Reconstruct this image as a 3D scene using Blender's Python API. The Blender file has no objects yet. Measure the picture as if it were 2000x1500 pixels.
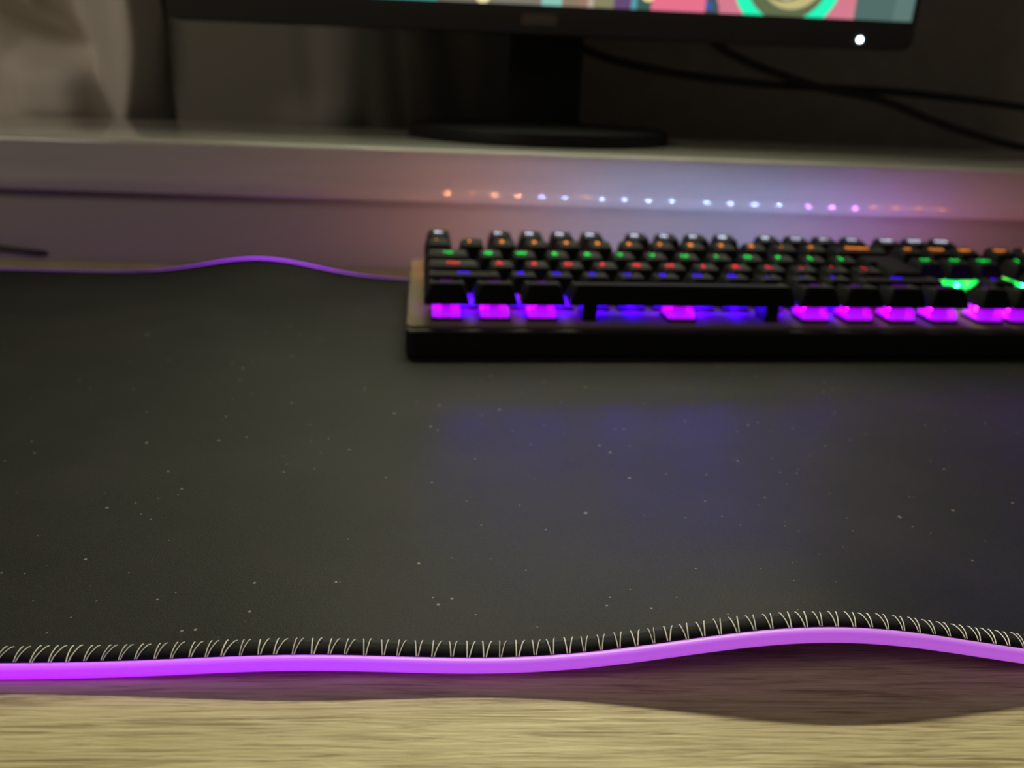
import bpy, bmesh, math, random
from mathutils import Vector, Matrix, Euler

random.seed(7)
SC = bpy.context.scene
COL = SC.collection
ZD = 0.750                      # desk top height
ZP = ZD + 0.004                 # top of the desk pad

# ------------------------------------------------------------------ camera
def make_camera():
    cd = bpy.data.cameras.new('camera')
    cd.sensor_width = 36.0
    cd.lens = 27.0
    cd.clip_start = 0.01
    cd.clip_end = 30
    cd.dof.use_dof = True
    cd.dof.focus_distance = 0.195
    cd.dof.aperture_fstop = 11.5
    cam = bpy.data.objects.new('camera', cd)
    COL.objects.link(cam)
    p, yw, r = math.radians(21.0), math.radians(3.29), math.radians(2.277)
    fw = Vector((math.sin(yw) * math.cos(p), math.cos(yw) * math.cos(p), -math.sin(p)))
    rt = Vector((math.cos(yw), -math.sin(yw), 0))
    dn = fw.cross(rt)
    r2 = rt * math.cos(r) - dn * math.sin(r)
    d2 = rt * math.sin(r) + dn * math.cos(r)
    m = Matrix((r2, -d2, -fw)).transposed().to_4x4()
    m.translation = Vector((0, 0, ZP + 0.12309))
    cam.matrix_world = m
    SC.camera = cam
make_camera()

# ------------------------------------------------------------------ world, lights, exposure
W = bpy.data.worlds.new('world')
SC.world = W
W.use_nodes = True
W.node_tree.nodes['Background'].inputs[0].default_value = (1.0, 0.86, 0.72, 1)
W.node_tree.nodes['Background'].inputs[1].default_value = 0.045

def lamp(name, loc, energy, color, radius):
    ld = bpy.data.lights.new(name, 'POINT')
    ld.energy = energy
    ld.color = color
    ld.shadow_soft_size = radius
    o = bpy.data.objects.new(name, ld)
    o.location = loc
    COL.objects.link(o)
    return o
lamp('room_lamp', (-1.15, -0.45, ZD + 1.05), 18.0, (1.0, 0.86, 0.70), 0.28)

SC.view_settings.view_transform = 'Standard'
SC.view_settings.look = 'None'
SC.view_settings.gamma = 1.0
SC.view_settings.use_curve_mapping = False
SC.view_settings.exposure = 0.0
try:
    SC.cycles.max_bounces = 6
    SC.cycles.diffuse_bounces = 3
    SC.cycles.glossy_bounces = 3
    SC.cycles.transparent_max_bounces = 6
    SC.cycles.caustics_reflective = False
    SC.cycles.caustics_refractive = False
except Exception:
    pass
SCREEN_POWER = 3.1
BAR_POWER = 1.3

# ------------------------------------------------------------------ material helpers
MATS = {}
def principled(name, color, rough=0.5, metal=0.0, spec=0.5, emit=None, strength=0.0, sheen=0.0):
    if name in MATS:
        return MATS[name]
    m = bpy.data.materials.new(name)
    m.use_nodes = True
    b = m.node_tree.nodes['Principled BSDF']
    b.inputs['Base Color'].default_value = (*color, 1)
    b.inputs['Roughness'].default_value = rough
    b.inputs['Metallic'].default_value = metal
    b.inputs['Specular IOR Level'].default_value = spec
    if emit:
        b.inputs['Emission Color'].default_value = (*emit, 1)
        b.inputs['Emission Strength'].default_value = strength
    if sheen:
        b.inputs['Sheen Weight'].default_value = sheen
    MATS[name] = m
    return m

class N:
    """small node-graph helper"""
    def __init__(self, mat):
        self.t = mat.node_tree
    def new(self, kind, **kw):
        n = self.t.nodes.new(kind)
        for k, v in kw.items():
            setattr(n, k, v)
        return n
    def link(self, a, b):
        self.t.links.new(a, b)
    def val(self, sock, v):
        if isinstance(v, bpy.types.NodeSocket):
            self.link(v, sock)
        else:
            sock.default_value = v
    def math(self, op, a, b=0.0, c=None, clamp=False):
        n = self.new('ShaderNodeMath', operation=op)
        n.use_clamp = clamp
        self.val(n.inputs[0], a); self.val(n.inputs[1], b)
        if c is not None:
            self.val(n.inputs[2], c)
        return n.outputs[0]
    def mix(self, fac, a, b):
        n = self.new('ShaderNodeMix', data_type='RGBA')
        self.val(n.inputs[0], fac)
        for s, v in ((n.inputs[6], a), (n.inputs[7], b)):
            if isinstance(v, bpy.types.NodeSocket):
                self.link(v, s)
            else:
                s.default_value = (*v, 1)
        return n.outputs[2]
    def ramp(self, fac, stops, interp='LINEAR'):
        n = self.new('ShaderNodeValToRGB')
        n.color_ramp.interpolation = interp
        el = n.color_ramp.elements
        while len(el) < len(stops):
            el.new(0.5)
        for e, (p, c) in zip(el, stops):
            e.position = p
            e.color = (*c, 1)
        self.val(n.inputs[0], fac)
        return n.outputs[0]
    def coords(self, scale=(1, 1, 1), out='Object'):
        tc = self.new('ShaderNodeTexCoord')
        mp = self.new('ShaderNodeMapping')
        mp.inputs['Scale'].default_value = scale
        self.link(tc.outputs[out], mp.inputs[0])
        return mp.outputs[0]
    def noise(self, vec, scale, detail=4, rough=0.55, dist=0.0):
        n = self.new('ShaderNodeTexNoise')
        self.link(vec, n.inputs['Vector'])
        n.inputs['Scale'].default_value = scale
        n.inputs['Detail'].default_value = detail
        n.inputs['Roughness'].default_value = rough
        n.inputs['Distortion'].default_value = dist
        return n.outputs[0]
    def bump(self, height, strength, dist):
        n = self.new('ShaderNodeBump')
        n.inputs['Strength'].default_value = strength
        n.inputs['Distance'].default_value = dist
        self.link(height, n.inputs['Height'])
        return n.outputs[0]

def bsdf(m):
    return m.node_tree.nodes['Principled BSDF']

def wood_material():
    m = principled('ash_laminate', (0.6, 0.5, 0.3), 0.45, spec=0.35)
    g = N(m); b = bsdf(m)
    fine = g.noise(g.coords((42, 850, 42)), 1.0, 6, 0.62, 1.2)
    mid = g.noise(g.coords((16, 300, 16)), 1.0, 4, 0.55, 2.0)
    broad = g.noise(g.coords((2, 24, 2)), 1.0, 3, 0.5, 0.4)
    h = g.math('ADD', g.math('MULTIPLY', fine, 0.5), g.math('MULTIPLY', mid, 0.5))
    c = g.ramp(h, [(0.34, (0.15, 0.115, 0.05)), (0.43, (0.34, 0.285, 0.14)), (0.49, (0.50, 0.44, 0.235)), (0.64, (0.66, 0.60, 0.35))])
    c2 = g.mix(g.math('MULTIPLY', broad, 0.35), c, (0.52, 0.44, 0.24))
    g.link(c2, b.inputs['Base Color'])
    g.link(g.bump(h, 0.55, 0.0011), b.inputs['Normal'])
    return m
WOOD = wood_material()

def pad_material():
    m = principled('black_pad_cloth', (0.03, 0.03, 0.03), 0.55, spec=0.09)
    g = N(m); b = bsdf(m)
    weave = g.noise(g.coords((2600, 2600, 2600)), 1.0, 2, 0.6)
    cloud = g.noise(g.coords((13, 16, 10)), 1.0, 4, 0.55)
    base = g.ramp(weave, [(0.35, (0.0095, 0.0105, 0.0098)), (0.65, (0.021, 0.0225, 0.0203))])
    dusty = g.mix(g.ramp(cloud, [(0.42, (0, 0, 0)), (0.75, (0.5, 0.5, 0.5))]), base, (0.030, 0.030, 0.029))
    # lint: sparse pale flecks
    vo = g.new('ShaderNodeTexVoronoi')
    g.link(g.coords((330, 330, 330)), vo.inputs['Vector'])
    vo.inputs['Scale'].default_value = 1.0
    rad = g.ramp(vo.outputs['Color'], [(0.62, (0, 0, 0)), (0.98, (0.20, 0.20, 0.20))])
    fleck = g.math('LESS_THAN', vo.outputs['Distance'], rad)
    patch = g.noise(g.coords((22, 22, 22)), 1.0, 2)
    fleck = g.math('MULTIPLY', fleck, g.math('GREATER_THAN', patch, 0.44))
    col = g.mix(g.math('MULTIPLY', fleck, 0.55), dusty, (0.35, 0.35, 0.31))
    g.link(col, b.inputs['Base Color'])
    g.link(g.bump(weave, 0.35, 0.0003), b.inputs['Normal'])
    return m
PAD = pad_material()

def tube_material():
    """milky silicone light pipe: injected at the left end, paler further along"""
    m = principled('violet_light_pipe', (0.28, 0.20, 0.30), 0.45)
    g = N(m); b = bsdf(m)
    tc = g.new('ShaderNodeTexCoord')
    sp = g.new('ShaderNodeSeparateXYZ')
    g.link(tc.outputs['Object'], sp.inputs[0])
    t = g.math('MULTIPLY_ADD', sp.outputs[0], 1 / 0.30, 0.45, clamp=True)   # -0.135 .. 0.165
    c = g.ramp(t, [(0.0, (0.36, 0.000, 1.0)), (0.13, (0.36, 0.000, 0.95)), (0.30, (0.32, 0.012, 0.75)), (0.50, (0.29, 0.035, 0.50)), (0.75, (0.27, 0.045, 0.40)), (1.0, (0.28, 0.05, 0.42))])
    g.link(c, b.inputs['Emission Color'])
    b.inputs['Emission Strength'].default_value = 1.45
    return m
TUBE = tube_material()

BLACK = principled('black_plastic', (0.010, 0.010, 0.010), 0.5, spec=0.2)
BEZEL = principled('dark_bezel_plastic', (0.028, 0.028, 0.025), 0.45, spec=0.3)
KEYMAT = principled('black_keycap', (0.007, 0.007, 0.0075), 0.45, spec=0.09)
CABLE = principled('black_cable_rubber', (0.008, 0.008, 0.008), 0.55)
THREAD = principled('white_thread', (0.78, 0.78, 0.68), 0.6)
HEM = principled('black_hem_cord', (0.007, 0.007, 0.0065), 0.8, spec=0.15)

def metal_material():
    m = principled('satin_grey_plate', (0.15, 0.125, 0.085), 0.6, metal=0.0, spec=0.04)
    g = N(m); b = bsdf(m)
    n = g.noise(g.coords((30, 900, 30)), 1.0, 3)
    g.link(g.bump(n, 0.15, 0.0002), b.inputs['Normal'])
    return m
ALU = metal_material()

def laminate_material():
    m = principled('pale_laminate', (0.48, 0.46, 0.42), 0.07, spec=0.6)
    g = N(m); b = bsdf(m)
    n = g.noise(g.coords((6, 60, 60)), 1.0, 4)
    g.link(g.ramp(n, [(0.3, (0.45, 0.43, 0.385)), (0.7, (0.52, 0.495, 0.455))]), b.inputs['Base Color'])
    return m
LAMINATE = laminate_material()
MATTE = principled('matte_pale_board', (0.33, 0.305, 0.28), 0.7, spec=0.15)

def wall_material():
    m = principled('dark_wall_paint', (0.20, 0.175, 0.15), 0.8)
    g = N(m); b = bsdf(m)
    n = g.noise(g.coords((40, 40, 40)), 1.0, 5)
    g.link(g.ramp(n, [(0.3, (0.33, 0.295, 0.25)), (0.7, (0.40, 0.355, 0.305))]), b.inputs['Base Color'])
    g.link(g.bump(n, 0.2, 0.001), b.inputs['Normal'])
    return m
WALL = wall_material()

def floor_material():
    m = principled('brown_floor', (0.16, 0.11, 0.07), 0.5)
    g = N(m); b = bsdf(m)
    n = g.noise(g.coords((2, 30, 2)), 1.0, 5)
    g.link(g.ramp(n, [(0.3, (0.11, 0.075, 0.045)), (0.7, (0.20, 0.14, 0.09))]), b.inputs['Base Color'])
    return m
FLOOR = floor_material()

def cloth_material(name, color):
    m = principled(name, color, 0.85, spec=0.1, sheen=0.2)
    g = N(m); b = bsdf(m)
    n = g.noise(g.coords((1500, 1500, 1500)), 1.0, 2)
    g.link(g.bump(n, 0.2, 0.0004), b.inputs['Normal'])
    return m
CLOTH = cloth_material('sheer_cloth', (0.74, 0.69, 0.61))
SHADED_CLOTH = cloth_material('shaded_sheer_cloth', (0.25, 0.235, 0.20))  # same curtain fabric, colour darkened to stand in for the monitor's shadow

# ------------------------------------------------------------------ mesh helpers
def tagit(o, label=None, cat=None, group=None, kind=None):
    if label: o['label'] = label
    if cat: o['category'] = cat
    if group: o['group'] = group
    if kind: o['kind'] = kind
    return o

def link(name, data, parent=None, loc=None, rot=None):
    o = bpy.data.objects.new(name, data)
    COL.objects.link(o)
    if parent: o.parent = parent
    if loc is not None: o.location = loc
    if rot is not None: o.rotation_euler = rot
    return o

def mesh_from(name, verts, faces, mats, smooth=True, mat_idx=None):
    me = bpy.data.meshes.new(name)
    me.from_pydata([tuple(v) for v in verts], [], faces)
    for m in (mats if isinstance(mats, (list, tuple)) else [mats]):
        me.materials.append(m)
    if smooth:
        me.shade_smooth()
        me.set_sharp_from_angle(angle=math.radians(38))
    if mat_idx:
        me.polygons.foreach_set('material_index', mat_idx)
    bm = bmesh.new(); bm.from_mesh(me)
    bmesh.ops.recalc_face_normals(bm, faces=bm.faces)
    bm.to_mesh(me); bm.free()
    me.update()
    return me

def box_mesh(name, x0, x1, y0, y1, z0, z1, mat, bevel=0.0, seg=2):
    bm = bmesh.new()
    bmesh.ops.create_cube(bm, size=1)
    for v in bm.verts:
        v.co = Vector(((x0 + x1) / 2 + v.co.x * (x1 - x0), (y0 + y1) / 2 + v.co.y * (y1 - y0), (z0 + z1) / 2 + v.co.z * (z1 - z0)))
    if bevel:
        bmesh.ops.bevel(bm, geom=list(bm.edges), offset=bevel, segments=seg, affect='EDGES', profile=0.5)
    me = bpy.data.meshes.new(name)
    bm.to_mesh(me); bm.free()
    me.materials.append(mat)
    me.shade_smooth(); me.set_sharp_from_angle(angle=math.radians(38))
    return me

def rrect(w, d, r, n=4, cx=0.0, cy=0.0):
    pts = []
    for (sx, sy, a0) in ((1, 1, 0), (-1, 1, 90), (-1, -1, 180), (1, -1, 270)):
        for k in range(n + 1):
            a = math.radians(a0 + 90 * k / n)
            pts.append((cx + sx * (w / 2 - r) + r * math.cos(a), cy + sy * (d / 2 - r) + r * math.sin(a)))
    return pts

def loft(name, rings, mat, cap_bottom=True, cap_top=True):
    n = len(rings[0]); V = [p for r in rings for p in r]; F = []
    for i in range(len(rings) - 1):
        for k in range(n):
            a, b = i * n + k, i * n + (k + 1) % n
            F.append((a, b, b + n, a + n))
    if cap_bottom: F.append(tuple(reversed(range(n))))
    if cap_top: F.append(tuple(range((len(rings) - 1) * n, len(rings) * n)))
    return mesh_from(name, V, F, mat)

def tube_mesh(name, pts, radius, mat, seg=10, closed=False, rz=None):
    """sweep an (elliptical) section along pts; the section's second axis stays near vertical"""
    P = [Vector(p) for p in pts]; n = len(P); V = []; F = []
    rz = rz or radius
    for i, p in enumerate(P):
        a = P[(i - 1) % n] if (closed or i > 0) else p
        b = P[(i + 1) % n] if (closed or i < n - 1) else p
        t = (b - a).normalized()
        side = t.cross(Vector((0, 0, 1))).normalized()
        up = side.cross(t).normalized()
        for k in range(seg):
            w = 2 * math.pi * k / seg
            V.append(p + side * radius * math.cos(w) + up * rz * math.sin(w))
    m = n if closed else n - 1
    for i in range(m):
        for k in range(seg):
            a, b = i * seg + k, i * seg + (k + 1) % seg
            c, d = ((i + 1) % n) * seg + (k + 1) % seg, ((i + 1) % n) * seg + k
            F.append((a, b, c, d))
    if not closed:
        F.append(tuple(range(seg))); F.append(tuple(reversed(range((n - 1) * seg, n * seg))))
    return mesh_from(name, V, F, mat)

def catmull(ctrl, per=10):
    P = [Vector(c) for c in ctrl]; out = []
    P = [P[0] * 2 - P[1]] + P + [P[-1] * 2 - P[-2]]
    for i in range(1, len(P) - 2):
        for k in range(per):
            t = k / per
            out.append(0.5 * ((2 * P[i]) + (P[i + 1] - P[i - 1]) * t + (2 * P[i - 1] - 5 * P[i] + 4 * P[i + 1] - P[i + 2]) * t * t + (3 * P[i] - P[i - 1] - 3 * P[i + 1] + P[i + 2]) * t ** 3))
    out.append(P[-2])
    return out

# ------------------------------------------------------------------ the setting
tagit(link('floor', box_mesh('floor', -1.8, 1.9, -1.4, 0.90, -0.05, 0.0, FLOOR)), kind='structure')
tagit(link('wall_back', box_mesh('wall_back', -1.8, 1.9, 0.90, 0.98, 0.0, 2.4, WALL)), kind='structure')

# desk
desk = link('desk', None, loc=(0, 0, 0))
tagit(desk, 'pale wood-grain desk carrying the desk pad and keyboard', 'desk')
link('desk_top', box_mesh('desk_top', -0.75, 0.95, 0.055, 0.885, ZD - 0.028, ZD, WOOD, 0.0015), desk)
leg_me = box_mesh('desk_leg', -0.025, 0.025, -0.025, 0.025, 0.0, ZD - 0.028, BLACK, 0.002)
for lx in (-0.68, 0.88):
    for ly in (0.12, 0.82):
        link('leg', leg_me, desk, (lx, ly, 0))

# ------------------------------------------------------------------ monitor riser
riser = link('monitor_riser', None, loc=(0.10, 0.552, ZD))
tagit(riser, 'long pale laminate monitor riser shelf behind the keyboard', 'shelf')
RZ0, RZ1 = 0.0505, 0.0865            # underside and top above the desk
def riser_board():
    L, D = 1.14, 0.255
    prof = []
    r = 0.0045; n = 8
    for k in range(n + 1):
        a = math.radians(90 + 90 * k / n)
        prof.append((r + r * math.cos(a), RZ1 - r + r * math.sin(a)))
    R = 0.028                      # the face eases under towards its lower edge
    for k in range(n + 1):
        a = math.radians(20 * k / n)
        prof.append((R * (1 - math.cos(a)), RZ0 + 0.0098 - R * math.sin(a)))
    prof.append((0.0025, RZ0))
    prof.append((D, RZ0)); prof.append((D, RZ1))
    rings = [[(x, y, z) for (y, z) in prof] for x in (-L / 2, L / 2)]
    return loft('riser_board', rings, LAMINATE)
link('board', riser_board(), riser)
link('front_panel', box_mesh('riser_front', -0.545, 0.545, 0.008, 0.024, 0.0, RZ0, MATTE, 0.0008), riser)
side_me = box_mesh('riser_side', -0.009, 0.009, 0.012, 0.250, 0.0, RZ0, LAMINATE, 0.001)
for sx in (-0.555, 0.555):
    link('side_panel', side_me, riser, (sx, 0, 0))

# ------------------------------------------------------------------ monitor
MX, MY = 0.0575, 0.680
mon = link('monitor', None, loc=(MX, 0.715, ZD + RZ1))
tagit(mon, 'wide black monitor on round stand showing colourful picture', 'monitor')
MB = ZP + 0.165 - (ZD + RZ1)           # monitor underside relative to the riser top
MWID, MH = 0.605, 0.365
def monitor_case():
    # front plane at y = MY, bulging back
    rings = []
    for (y, ins, r) in ((-0.0350, 0.0010, 0.006), (-0.0340, 0.0, 0.007), (-0.0200, 0.0, 0.007), (-0.004, 0.02, 0.01), (0.012, 0.07, 0.02)):
        rings.append([(x, y, MB + MH / 2 + z) for (x, z) in rrect(MWID - 2 * ins, MH - 2 * ins, r)])
    return loft('monitor_case', rings, BEZEL)
link('case', monitor_case(), mon)

def screen_material():
    m = bpy.data.materials.new('lit_screen_picture')
    m.use_nodes = True
    g = N(m); t = g.t
    t.nodes.remove(t.nodes['Principled BSDF'])
    out = [n for n in t.nodes if n.type == 'OUTPUT_MATERIAL'][0]
    em = g.new('ShaderNodeEmission')
    tc = g.new('ShaderNodeTexCoord'); sp = g.new('ShaderNodeSeparateXYZ')
    g.link(tc.outputs['Object'], sp.inputs[0])
    X, Z = sp.outputs[0], sp.outputs[2]
    Wd = 0.594
    def px(p): return (-0.034 + (p - 850) * 0.000418 - (MX - Wd / 2)) / Wd
    u = g.math('DIVIDE', X, Wd)
    bands = [(0.0, (0.02, 0.10, 0.10)), (px(650), (0.10, 0.42, 0.36)), (px(850), (0.20, 0.19, 0.15)), (px(1050), (0.26, 0.55, 0.48)),
             (px(1090), (0.25, 0.19, 0.13)), (px(1122), (0.32, 0.19, 0.14)), (px(1138), (0.48, 0.38, 0.32)), (px(1152), (0.25, 0.23, 0.13)),
             (px(1190), (0.13, 0.07, 0.17)), (px(1220), (0.10, 0.33, 0.40)), (px(1233), (0.05, 0.11, 0.09)), (px(1262), (0.80, 0.17, 0.27)),
             (px(1368), (0.06, 0.09, 0.12)), (px(1392), (0.66, 0.22, 0.28)), (px(1660), (0.085, 0.15, 0.14)), (px(1740), (0.11, 0.19, 0.17))]
    c = g.ramp(u, bands, 'CONSTANT')
    def circ(cx, cz, r):
        dx = g.math('SUBTRACT', X, cx); dz = g.math('SUBTRACT', Z, cz)
        d = g.math('SQRT', g.math('ADD', g.math('MULTIPLY', dx, dx), g.math('MULTIPLY', dz, dz)))
        return g.math('LESS_THAN', d, r)
    def loc(p): return px(p) * Wd
    cx, cz = loc(1524), 0.031
    c = g.mix(circ(cx, cz, 0.060), c, (0.66, 0.20, 0.28))
    c = g.mix(circ(cx, cz, 0.0455), c, (0.02, 0.95, 0.50))
    c = g.mix(circ(cx, cz, 0.0350), c, (0.12, 0.15, 0.075))
    c = g.mix(circ(cx + 0.004, cz + 0.003, 0.0290), c, (0.55, 0.48, 0.22))
    c = g.mix(circ(cx - 0.002, cz + 0.006, 0.0265), c, (0.13, 0.17, 0.09))
    c = g.mix(circ(cx + 0.0, cz - 0.010, 0.0090), c, (0.62, 0.60, 0.36))
    c = g.mix(circ(loc(1375), 0.0050, 0.0028), c, (0.02, 0.12, 0.45))
    c = g.mix(circ(loc(940), 0.0058, 0.0062), c, (1.0, 0.90, 0.50))
    c = g.mix(circ(loc(1256), 0.0120, 0.0060), c, (1.0, 0.85, 0.40))
    # the bright picture above the strip of icons
    nz = g.noise(g.coords((7, 7, 7)), 1.0, 3)
    pic = g.ramp(nz, [(0.28, (0.10, 0.16, 0.10)), (0.42, (0.55, 0.60, 0.30)), (0.55, (1.0, 0.97, 0.66)), (0.75, (0.70, 1.0, 0.85))])
    upper = g.math('GREATER_THAN', Z, 0.045)
    col = g.mix(upper, c, pic)
    g.link(col, em.inputs[0])
    g.link(g.math('MULTIPLY_ADD', upper, SCREEN_POWER - 1.0, 1.0), em.inputs[1])
    g.link(em.outputs[0], out.inputs[0])
    return m
SCREEN = screen_material()
scr = link('screen', box_mesh('screen', 0, 0.594, -0.0004, 0.0004, 0, 0.335, SCREEN), mon, (-0.297, -0.0356, MB + 0.0215))
badge = principled('grey_badge', (0.09, 0.075, 0.06), 0.4)
link('badge', loft('badge', [[(x, y, z) for (x, z) in ((-w, -0.0042), (w * 0.97, -0.0042), (w * 0.97, 0.0042), (-w * 0.9, 0.0042))] for (y, w) in ((0, 0.0148), (-0.0009, 0.0142))], badge), mon, (-0.008, -0.0350, MB + 0.0108))
POWER = principled('white_power_light', (0.8, 0.9, 1), 0.3, emit=(0.75, 0.92, 1.0), strength=9.0)
link('power_light', loft('power_light', [[(x, y, z) for (x, z) in rrect(0.0042 * s, 0.0042 * s, 0.0020 * s, 3)] for (y, s) in ((0, 1), (-0.0008, 1), (-0.0014, 0.6))], POWER), mon, (0.2572, -0.0349, MB + 0.0066))
# light bar clipped over the top edge of the monitor
bar = link('light_bar', None, loc=(MX, 0.672, ZP + 0.165 + MH))
tagit(bar, 'slim black lamp bar clipped over the top of the monitor', 'lamp')
link('bar_body', tube_mesh('bar_body', [(-0.225, -0.012, 0.016), (0.0, -0.012, 0.016), (0.225, -0.012, 0.016)], 0.011, BLACK, 20), bar)
link('clip', box_mesh('bar_clip', -0.025, 0.025, -0.006, 0.048, 0.0006, 0.012, BLACK, 0.002), bar)
link('counterweight', box_mesh('bar_weight', -0.022, 0.022, 0.050, 0.066, -0.050, 0.012, BLACK, 0.003), bar)
bl = bpy.data.lights.new('light_bar_glow', 'AREA')
bl.shape = 'RECTANGLE'; bl.size = 0.43; bl.size_y = 0.014
bl.energy = BAR_POWER; bl.color = (1.0, 0.93, 0.68); bl.spread = math.radians(86)
blo = link('light_bar_glow', bl, bar, (0, -0.0225, 0.0085), (math.radians(-50), 0, 0))
# stand: round base, neck
def disc(name, r, z0, z1, mat, n=64, edge=0.003):
    rings = []
    for (rr, z) in ((r, z0), (r, z1 - edge), (r - edge * 0.3, z1 - edge * 0.3), (r - edge, z1), (r * 0.5, z1 + 0.002), (0.02, z1 + 0.003)):
        rings.append([(rr * math.cos(2 * math.pi * k / n), rr * math.sin(2 * math.pi * k / n), z) for k in range(n)])
    return loft(name, rings, mat)
link('stand_base', disc('stand_base', 0.114, 0.0, 0.011, BLACK), mon, (-0.0025, 0.0, 0.0))
link('stand_neck', box_mesh('stand_neck', -0.032, 0.032, 0.012, 0.034, 0.010, 0.26, BLACK, 0.004), mon, (0.0035, 0.0, 0.0))

# cables behind the monitor
def zrel(z): return ZP + z
A = [(0.02, 0.742, zrel(0.200)), (0.098, 0.765, zrel(0.160)), (0.177, 0.770, zrel(0.1435)), (0.276, 0.770, zrel(0.136)), (0.401, 0.770, zrel(0.134)), (0.531, 0.770, zrel(0.1247)), (0.66, 0.775, zrel(0.1085)), (0.80, 0.80, zrel(0.055)), (0.87, 0.85, zrel(0.0012)), (0.885, 0.872, zrel(0.0006))]
tagit(link('cable', tube_mesh('cable_a', catmull(A), 0.0036, CABLE)), 'black cable running level from monitor stand to the right', 'cable', 'cables behind the monitor')
B = [(0.175, 0.715, zrel(0.195)), (0.211, 0.748, zrel(0.170)), (0.252, 0.752, zrel(0.1525)), (0.317, 0.752, zrel(0.1353)), (0.3775, 0.752, zrel(0.1264)), (0.447, 0.752, zrel(0.106)), (0.5285, 0.752, zrel(0.0885)), (0.60, 0.755, zrel(0.0865)), (0.66, 0.765, zrel(0.0865))]
tagit(link('cable', tube_mesh('cable_b', catmull(B), 0.0036, CABLE)), 'black cable sagging steeply from monitor down onto the riser', 'cable', 'cables behind the monitor')

# ------------------------------------------------------------------ curtains
def curtain(name, x0, x1, z0, z1, ybase, fn, label, mat):
    nx, nz = 150, 150
    V, F = [], []
    for j in range(nz + 1):
        z = z0 + (z1 - z0) * (j / nz) ** 1.6
        for i in range(nx + 1):
            x = x0 + (x1 - x0) * i / nx
            V.append((x, ybase - fn(x, z), z))
    for j in range(nz):
        for i in range(nx):
            a = j * (nx + 1) + i
            F.append((a, a + 1, a + nx + 2, a + nx + 1))
    o = link(name, mesh_from(name, [(v[0], v[1], v[2] + ZP) for v in V], F, mat))
    md = o.modifiers.new('thickness', 'SOLIDIFY'); md.thickness = 0.0012
    tagit(o, label, 'curtain')
    return o
def g1(x, c, s): return math.exp(-0.5 * ((x - c) / s) ** 2)
def sst(a, b, x):
    t = max(0.0, min(1.0, (x - a) / (b - a))); return t * t * (3 - 2 * t)
def fold_left(x, z):
    t = min(1.0, max(0.0, (z - 0.070) / 0.12))
    # pointed fold hanging to the shelf
    half = 0.006 + 0.030 * t ** 0.8
    cx = -0.356 + 0.004 * t
    f = 0.034 * (sst(-half - 0.010, -half + 0.012, x - cx) * (1 - sst(half - 0.008, half + 0.016, x - cx)))
    f += 0.010 * g1(x, cx + half * 0.55, 0.004 + 0.006 * t) * t
    # rounded lump low down, hollow above it
    f += 0.044 * math.exp(-(((x + 0.423) / 0.040) ** 4 + ((z - 0.100) / 0.036) ** 4))
    f -= 0.028 * math.exp(-(((x + 0.424) / 0.036) ** 2 + ((z - 0.155 + (x + 0.424) * 0.3) / 0.018) ** 2))
    f += 0.036 * sst(0.158, 0.185, z + (x + 0.42) * 0.35) * sst(-0.40, -0.43, x) * (1 - sst(-0.50, -0.56, x) * 0.8)
    f += 0.018 * g1(x, -0.480, 0.014) + 0.012 * math.sin(x * 170) * max(sst(0.2, 0.3, z), sst(-0.485, -0.52, x))
    f -= 0.022 * sst(-0.334, -0.316, x)
    return f
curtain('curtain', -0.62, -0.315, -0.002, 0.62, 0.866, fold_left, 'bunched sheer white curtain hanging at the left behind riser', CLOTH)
def fold_mid(x, z):
    f = 0.016 * g1(x, -0.128 + 0.02 * (z - 0.1), 0.013) + 0.014 * g1(x, -0.058 - 0.12 * (z - 0.15), 0.011)
    f += 0.020 * math.exp(-(((x + 0.165) / 0.032) ** 2 + ((z - 0.082) / 0.018) ** 2))
    f += 0.008 * g1(x, -0.005, 0.016) + 0.004 * math.sin(x * 120 + z * 6) * sst(-0.20, -0.15, x)
    return f
curtain('curtain', -0.312, 0.035, -0.002, 0.62, 0.866, fold_mid, 'sheer curtain behind the monitor stand, shade painted into its colour', SHADED_CLOTH)

# ------------------------------------------------------------------ desk pad with glowing edge
PX0, PX1, PY0, PY1 = -0.385, 0.520, 0.1441, 0.5105     # hem centre line
def pad_z(x, y):
    """lift of the pad above the desk"""
    t0 = y - PY0; t1 = PY1 - y
    z = (0.0104 * g1(x, 0.084, 0.036) + 0.0024 * g1(x, -0.036, 0.026) + 0.004 * g1(x, 0.30, 0.05)) * math.exp(-(t0 / 0.062) ** 2)
    z += (0.0112 * g1(x, -0.141, 0.036)) * math.exp(-t1 / 0.034)
    # a little push-back where the cloth bows up
    return z
pad = link('desk_pad', None, loc=(0, 0, ZD))
tagit(pad, 'large black cloth desk pad with glowing violet edge under keyboard', 'desk pad')
def pad_body():
    nx, ny = 220, 90
    V, F = [], []
    I = 0.0016
    for s, top in ((0, True), (1, False)):
        for j in range(ny + 1):
            y = PY0 + I + (PY1 - PY0 - 2 * I) * j / ny
            for i in range(nx + 1):
                x = PX0 + I + (PX1 - PX0 - 2 * I) * i / nx
                V.append((x, y, pad_z(x, y) + (0.004 if top else 0.0004)))
    n1 = (nx + 1) * (ny + 1)
    for j in range(ny):
        for i in range(nx):
            a = j * (nx + 1) + i
            F.append((a, a + 1, a + nx + 2, a + nx + 1))
            F.append((n1 + a, n1 + a + nx + 1, n1 + a + nx + 2, n1 + a + 1))
    edge = [i for i in range(nx + 1)] + [j * (nx + 1) + nx for j in range(1, ny + 1)] + [ny * (nx + 1) + i for i in range(nx - 1, -1, -1)] + [j * (nx + 1) for j in range(ny - 1, 0, -1)]
    for k in range(len(edge)):
        a, b = edge[k], edge[(k + 1) % len(edge)]
        F.append((a, n1 + a, n1 + b, b))
    return mesh_from('pad_cloth', V, F, PAD)
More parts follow.
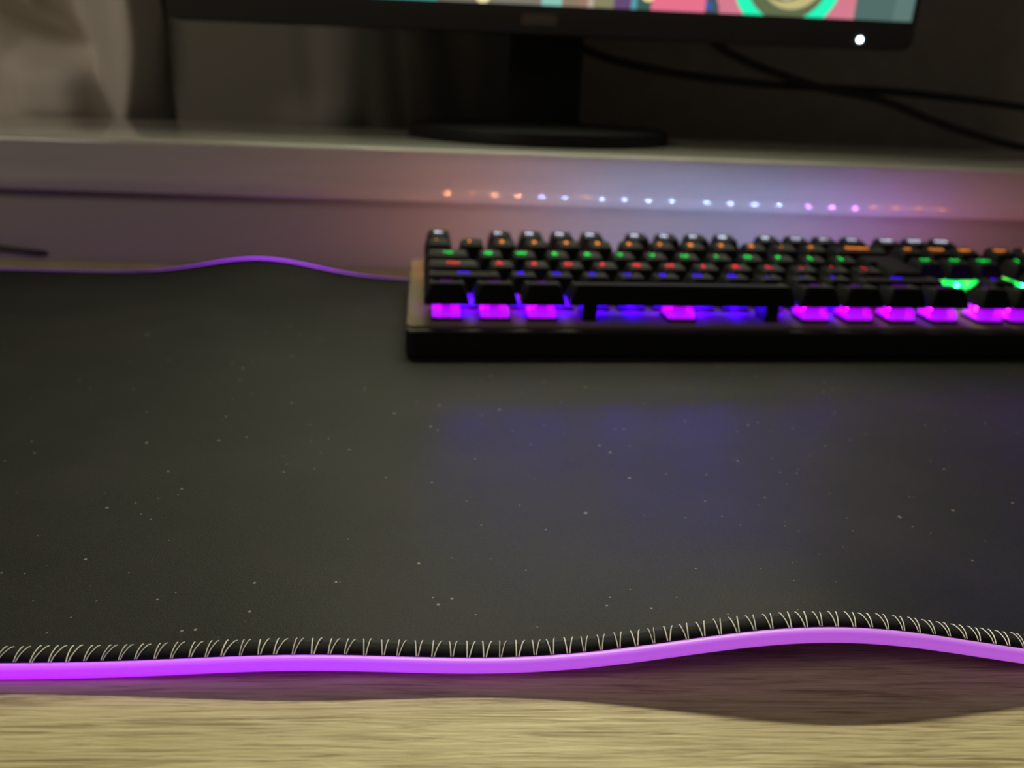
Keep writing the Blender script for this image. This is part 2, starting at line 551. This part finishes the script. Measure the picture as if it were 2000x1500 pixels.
link('cloth', pad_body(), pad)
def perimeter(out, z, step=0.002):
    r = 0.006 + out
    w, d = PX1 - PX0 + 2 * out, PY1 - PY0 + 2 * out
    corner = rrect(w, d, r, 6, (PX0 + PX1) / 2, (PY0 + PY1) / 2)
    pts = []
    for k in range(len(corner)):
        a, b = Vector(corner[k]), Vector(corner[(k + 1) % len(corner)])
        n = max(1, int((b - a).length / step))
        for i in range(n):
            p = a.lerp(b, i / n)
            cx = min(max(p.x, PX0), PX1); cy = max(p.y, PY0)
            pts.append((p.x, p.y, z + pad_z(cx, cy)))
    return pts
hem = link('hem', tube_mesh('hem', perimeter(0.0, 0.00295), 0.0022, HEM, 10, True, 0.00165), pad)
link('light_strip', tube_mesh('light_strip', perimeter(0.0033, 0.0022), 0.0016, TUBE, 14, True, 0.00175), pad)
# overlock stitches across the hem: pairs of white threads
def stitch_mesh():
    V, F = [], []
    R = 0.00013
    def thread(x0, x1):
        base = len(V)
        prof = ((0.0024, 0.0019), (0.0016, 0.0023), (0.0006, 0.0024), (-0.0006, 0.0024), (-0.0016, 0.0022), (-0.0027, 0.0017))
        for k, (y, z) in enumerate(prof):
            x = x0 + (x1 - x0) * k / (len(prof) - 1)
            for (ax, az) in ((R, 0), (0, R), (-R, 0), (0, -R)):
                V.append((x + ax, y, z + az))
        for k in range(len(prof) - 1):
            for q in range(4):
                a, b = base + k * 4 + q, base + k * 4 + (q + 1) % 4
                F.append((a, b, b + 4, a + 4))
    thread(-0.0007, -0.0004)
    thread(0.0012, 0.0001)
    return mesh_from('stitch', V, F, THREAD)
st_me = stitch_mesh()
x = -0.20
while x < 0.24:
    s = link('stitch', st_me, hem, (x, PY0, 0.00245 + pad_z(x, PY0)))
    dz = (pad_z(x + 0.001, PY0) - pad_z(x - 0.001, PY0)) / 0.002
    s.rotation_euler = (0, -math.atan(dz), random.uniform(-0.10, 0.10))
    s.scale = (random.uniform(0.75, 1.15), random.uniform(0.94, 1.04), 1)
    x += 0.00385 * random.uniform(0.94, 1.06)
# thin cable by the foot of the riser
Cc = [(-0.62, 0.548, 0.0019), (-0.50, 0.552, 0.0045), (-0.40, 0.5565, 0.0100), (-0.352, 0.5575, 0.0095), (-0.328, 0.5575, 0.0078), (-0.312, 0.5580, 0.0060), (-0.302, 0.5625, 0.0045)]
tagit(link('cable', tube_mesh('thin_cable', [Vector(p) for p in catmull(Cc)], 0.0018, CABLE), loc=(0, 0, ZD)), 'thin black cable on the desk at the foot of riser', 'cable')

# ------------------------------------------------------------------ keyboard
U = 0.01905
TILT = 0.03557
KROT = math.radians(3.5)
kb = link('keyboard', None, loc=(-0.02484, 0.37026, ZP), rot=(0, 0, KROT))
tagit(kb, 'black mechanical keyboard with rows of rainbow backlit keys on pad', 'keyboard')
PL = 0.0160                      # plate height at the bottom row
CX0, CX1, CY0, CY1 = -0.0080, 22.5 * U + 0.0080, -0.0180, 5.25 * U + 0.0185
def top_at(y): return PL + y * math.tan(TILT)
def case_mesh():
    rings = []
    for (ins, z) in ((0.0015, 0.0), (0.0, 0.0015), (0.0, None), (0.0006, 'e')):
        pts = rrect(CX1 - CX0 - 2 * ins, CY1 - CY0 - 2 * ins, 0.005, 5, (CX0 + CX1) / 2, (CY0 + CY1) / 2)
        rings.append([(x, y, z if isinstance(z, float) else top_at(y) - (0.0022 if z is None else 0.0016)) for (x, y) in pts])
    return loft('keyboard_case', rings, BLACK)
link('case', case_mesh(), kb)
def plate_mesh():
    rings = []
    F0 = CY0 + 0.0030            # the case keeps a black lip along the front
    for (ins, dz) in ((0.0006, -0.0016), (0.0006, -0.0004), (0.0010, 0.0)):
        pts = rrect(CX1 - CX0 - 2 * ins, CY1 - F0 - 2 * ins, 0.0045, 5, (CX0 + CX1) / 2, (F0 + CY1) / 2)
        rings.append([(x, y, top_at(y) + dz) for (x, y) in pts])
    return loft('keyboard_plate', rings, ALU)
link('plate', plate_mesh(), kb)

# rows: v offset, top height above plate, tilt of the top (front lower = positive), light colour, legend strength
ROWS = {
    'b': (0.00, 0.0178, -7, (0.45, 0.0, 1.0), 0.45),
    'z': (1.00, 0.0170, -3, (0.05, 0.0, 1.0), 2.4),
    'a': (2.00, 0.0172, 1, (1.0, 0.02, 0.03), 2.4),
    'q': (3.00, 0.0182, 3, (0.0, 1.0, 0.10), 1.9),
    'n': (4.00, 0.0203, 5, (1.0, 0.28, 0.03), 2.2),
    'f': (5.25, 0.0203, 4, (0.70, 0.74, 0.90), 3.0),
}
# housing glow, housing opacity, lamp brightness
GLOW = {'b': (1.8, 0.55, 600.0), 'z': (5.0, 0.35, 900.0), 'a': (2.0, 0.80, 60.0), 'q': (1.8, 0.85, 90.0), 'n': (7.0, 0.70, 380.0), 'f': (4.0, 0.45, 850.0)}
CAPB = 0.0088                    # underside of the keycaps above the plate
_caps = {}
def cap_mesh(w, h, row):
    key = (w, h, row)
    if key in _caps: return _caps[key]
    v, top, tl, col, ls = ROWS[row]
    bw, bd = w * U - 0.0016, h * U - 0.0012
    tw, td = bw - 0.0056, bd - 0.0050
    sl = math.tan(math.radians(tl))
    sh = 0.0006                  # tops sit a little to the rear
    rings = []
    def ring(f, z, r, flat=False, dish=0.0):
        ww, dd = bw + (tw - bw) * f, bd + (td - bd) * f
        return [(x, y, (z + (y - sh) * sl * f)) for (x, y) in rrect(ww, dd, r, 3, 0, sh * f)]
    rings.append(ring(0.0, CAPB, 0.0008))
    rings.append(ring(0.25, CAPB + (top - CAPB) * 0.30, 0.0012))
    rings.append(ring(0.80, top - 0.0012, 0.0020))
    rings.append(ring(0.95, top - 0.0002, 0.0024))
    rings.append(ring(1.05, top + 0.00005, 0.0024))
    rings.append(ring(1.35, top - 0.0004, 0.0020))
    me = loft('keycap', rings, KEYMAT)
    _caps[key] = me
    return me
def enter_mesh():
    """tall stepped enter key over the q and a rows (local origin: centre of its q-row half)"""
    v, top, tl, col, ls = ROWS['q']
    def ring(ins, z, lift):
        x0, x1 = -0.75 * U, 0.75 * U
        ys = U / 2; yb = -1.5 * U; ym = -U / 2; xs = -0.5 * U
        a = 0.0008 + ins
        P = [(x0 + a, ym + a), (x0 + a, ys - a), (x1 - a, ys - a), (x1 - a, yb + a), (xs + a, yb + a), (xs + a, ym + a)]
        return [(x, y, z + (y + 0.5 * U) * 0.06 * lift) for (x, y) in P]
    return loft('enter_keycap', [ring(0, CAPB, 0), ring(0.0007, CAPB + 0.003, 0.2), ring(0.0024, top - 0.001, 1), ring(0.0031, top, 1)], KEYMAT)

_em = {}
def glow(name, col, s):
    k = (name, col, s)
    if k not in _em:
        m = bpy.data.materials.new(name)
        m.use_nodes = True
        g = N(m); t = g.t
        t.nodes.remove(t.nodes['Principled BSDF'])
        out = [n for n in t.nodes if n.type == 'OUTPUT_MATERIAL'][0]
        e = g.new('ShaderNodeEmission')
        e.inputs[0].default_value = (*col, 1); e.inputs[1].default_value = s
        g.link(e.outputs[0], out.inputs[0])
        _em[k] = m
    return _em[k]
_hm = {}
def housing_mat(col, hs, op):
    """clear switch housing filled with its lamp's light"""
    if (col, hs) not in _hm:
        m = bpy.data.materials.new('clear_switch_housing')
        m.use_nodes = True
        g = N(m); t = g.t
        b = bsdf(m)
        out = [n for n in t.nodes if n.type == 'OUTPUT_MATERIAL'][0]
        b.inputs['Base Color'].default_value = (0.12, 0.12, 0.12, 1)
        b.inputs['Roughness'].default_value = 0.25
        b.inputs['Emission Color'].default_value = (*col, 1)
        b.inputs['Emission Strength'].default_value = hs
        tr = g.new('ShaderNodeBsdfTransparent')
        mx = g.new('ShaderNodeMixShader')
        mx.inputs[0].default_value = op
        g.link(tr.outputs[0], mx.inputs[1]); g.link(b.outputs[0], mx.inputs[2])
        g.link(mx.outputs[0], out.inputs[0])
        _hm[(col, hs)] = m
    return _hm[(col, hs)]
_sw = {}
def switch_meshes(col, hs, op, lp):
    if (col, hs) not in _sw:
        rings = []
        for (w, z) in ((0.0139, 0.0018), (0.0137, 0.0040), (0.0118, 0.0070), (0.0104, 0.0076)):
            rings.append([(x, y, z) for (x, y) in rrect(w, w, 0.0010, 2)])
        house = loft('switch_housing', rings, housing_mat(col, hs, op))
        base = loft('switch_base', [[(x, y, z) for (x, y) in rrect(w, w, 0.0008, 2)] for (w, z) in ((0.0142, -0.0004), (0.0148, 0.0004), (0.0148, 0.0014), (0.0139, 0.0018))], BLACK)
        stem = box_mesh('switch_stem', -0.0022, 0.0022, -0.0052, 0.0030, 0.0018, 0.0096, BLACK, 0.0004, 1)
        bm = bmesh.new()
        bmesh.ops.create_icosphere(bm, subdivisions=2, radius=0.0014)
        led = bpy.data.meshes.new('lamp'); bm.to_mesh(led); bm.free()
        mixc = tuple(min(1.0, c + 0.7 / lp) for c in col)
        led.materials.append(glow('key_lamp_glow', mixc, lp)); led.shade_smooth()
        _sw[(col, hs)] = (house, base, stem, led)
    return _sw[(col, hs)]

_txt = {}
def text_mesh(s, size):
    k = (s, size)
    if k not in _txt:
        cu = bpy.data.curves.new('legend', 'FONT')
        cu.body = s; cu.size = size; cu.align_x = 'CENTER'; cu.align_y = 'CENTER'
        cu.resolution_u = 2; cu.offset = size * 0.012; cu.extrude = 0.00003
        tmp = bpy.data.objects.new('legend_tmp', cu)
        COL.objects.link(tmp)
        bpy.context.view_layer.update()
        me = bpy.data.meshes.new_from_object(tmp.evaluated_get(bpy.context.evaluated_depsgraph_get()))
        bpy.data.objects.remove(tmp); bpy.data.curves.remove(cu)
        _txt[k] = me
    return _txt[k]

def local(u, v, z):
    """keyboard-local point above the tilted plate"""
    y = v * U
    return Vector((u * U, y * math.cos(TILT) - z * math.sin(TILT), PL + y * math.sin(TILT) + z * math.cos(TILT)))

def key(u, row, w, legend, h=1.0, vshift=0.0, led=None, mesh=None, leg_dx=None):
    v, top, tl, col, ls = ROWS[row]
    v = v + vshift
    me = mesh or cap_mesh(w, h, row)
    cap = link('keycap', me, kb, local(u, v, 0), (TILT, 0, 0))
    if legend:
        small = len(legend) > 1
        size = 0.0036 if len(legend) > 2 else (0.0046 if small else 0.0058)
        tm = text_mesh(legend, size).copy()
        tm.materials.clear(); tm.materials.append(glow('legend_glow', col, ls))
        dx = leg_dx if leg_dx is not None else (0.0 if len(legend) > 2 else -0.0014)
        y = 0.0016
        sl = math.tan(math.radians(tl))
        link('legend', tm, cap, (dx, y, top + (y - 0.0006) * sl + 0.00025), (math.atan(sl), 0, 0))
    house, base, stem, ledme = switch_meshes(led or col, *GLOW[row])
    sw = link('switch', house, kb, local(u, v, 0), (TILT, 0, 0))
    link('switch_base', base, sw)
    link('switch_stem', stem, sw)
    link('lamp', ledme, sw, (0, 0.0045 if row in 'bnf' else -0.0058, 0.0050))
    return cap

def row_of(row, u0, items, **kw):
    u = u0
    for (w, s) in items:
        key(u + w / 2, row, w, s, **kw)
        u += w
WHITE_L = (0.38, 0.52, 1.0)
WARM_L, VIOLET_L = (1.0, 0.36, 0.16), (0.60, 0.22, 1.0)
key(0.5, 'f', 1, 'Esc', led=WARM_L)
fu = [2, 3, 4, 5, 6.5, 7.5, 8.5, 9.5, 11, 12, 13, 14]
for i, u in enumerate(fu):
    key(u + 0.5, 'f', 1, 'F%d' % (i + 1), led=WARM_L if i < 2 else WHITE_L)
for u, s in ((15.25, 'PrtSc'), (16.25, 'ScrLk'), (17.25, 'Pause')):
    key(u + 0.5, 'f', 1, s, led=VIOLET_L)
row_of('n', 0, [(1, '`')] + [(1, c) for c in '1234567890-='] + [(2, 'Backspace')])
row_of('q', 0, [(1.5, 'Tab')] + [(1, c) for c in 'QWERTYUIOP[]'])
key(14.25, 'q', 1.5, 'Enter', mesh=enter_mesh())
row_of('a', 0, [(1.75, 'Caps')] + [(1, c) for c in "ASDFGHJKL;'\\"])
row_of('z', 0, [(2.25, 'Shift')] + [(1, c) for c in 'ZXCVBNM,./'] + [(2.75, 'Shift')])
row_of('b', 0, [(1.25, 'Ctrl'), (1.25, 'Win'), (1.25, 'Alt'), (6.25, ''), (1.25, 'Alt'), (1.25, 'Fn'), (1.25, 'Menu'), (1.25, 'Ctrl')])
row_of('n', 15.25, [(1, 'Ins'), (1, 'Home'), (1, 'PgUp')])
row_of('q', 15.25, [(1, 'Del'), (1, 'End'), (1, 'PgDn')])
key(16.75, 'z', 1, '\u2191' if False else '^')
row_of('b', 15.25, [(1, '<'), (1, 'v'), (1, '>')])
row_of('n', 18.5, [(1, 'Num'), (1, '/'), (1, '*'), (1, '-')])
row_of('q', 18.5, [(1, '7'), (1, '8'), (1, '9')])
row_of('a', 18.5, [(1, '4'), (1, '5'), (1, '6')])
row_of('z', 18.5, [(1, '1'), (1, '2'), (1, '3')])
row_of('b', 18.5, [(2, '0'), (1, '.')])
key(22.0, 'q', 1, '+', h=2.0, vshift=-0.5)
key(22.0, 'z', 1, 'Enter', h=2.0, vshift=-0.5)
# stabiliser posts under the space bar
post = box_mesh('stabiliser', -0.0038, 0.0038, -0.0065, 0.0065, -0.0002, CAPB + 0.001, BLACK, 0.0005, 1)
for du in (-2.5, 2.5):
    link('stabiliser', post, kb, local(6.875 + du, 0, 0), (TILT, 0, 0))
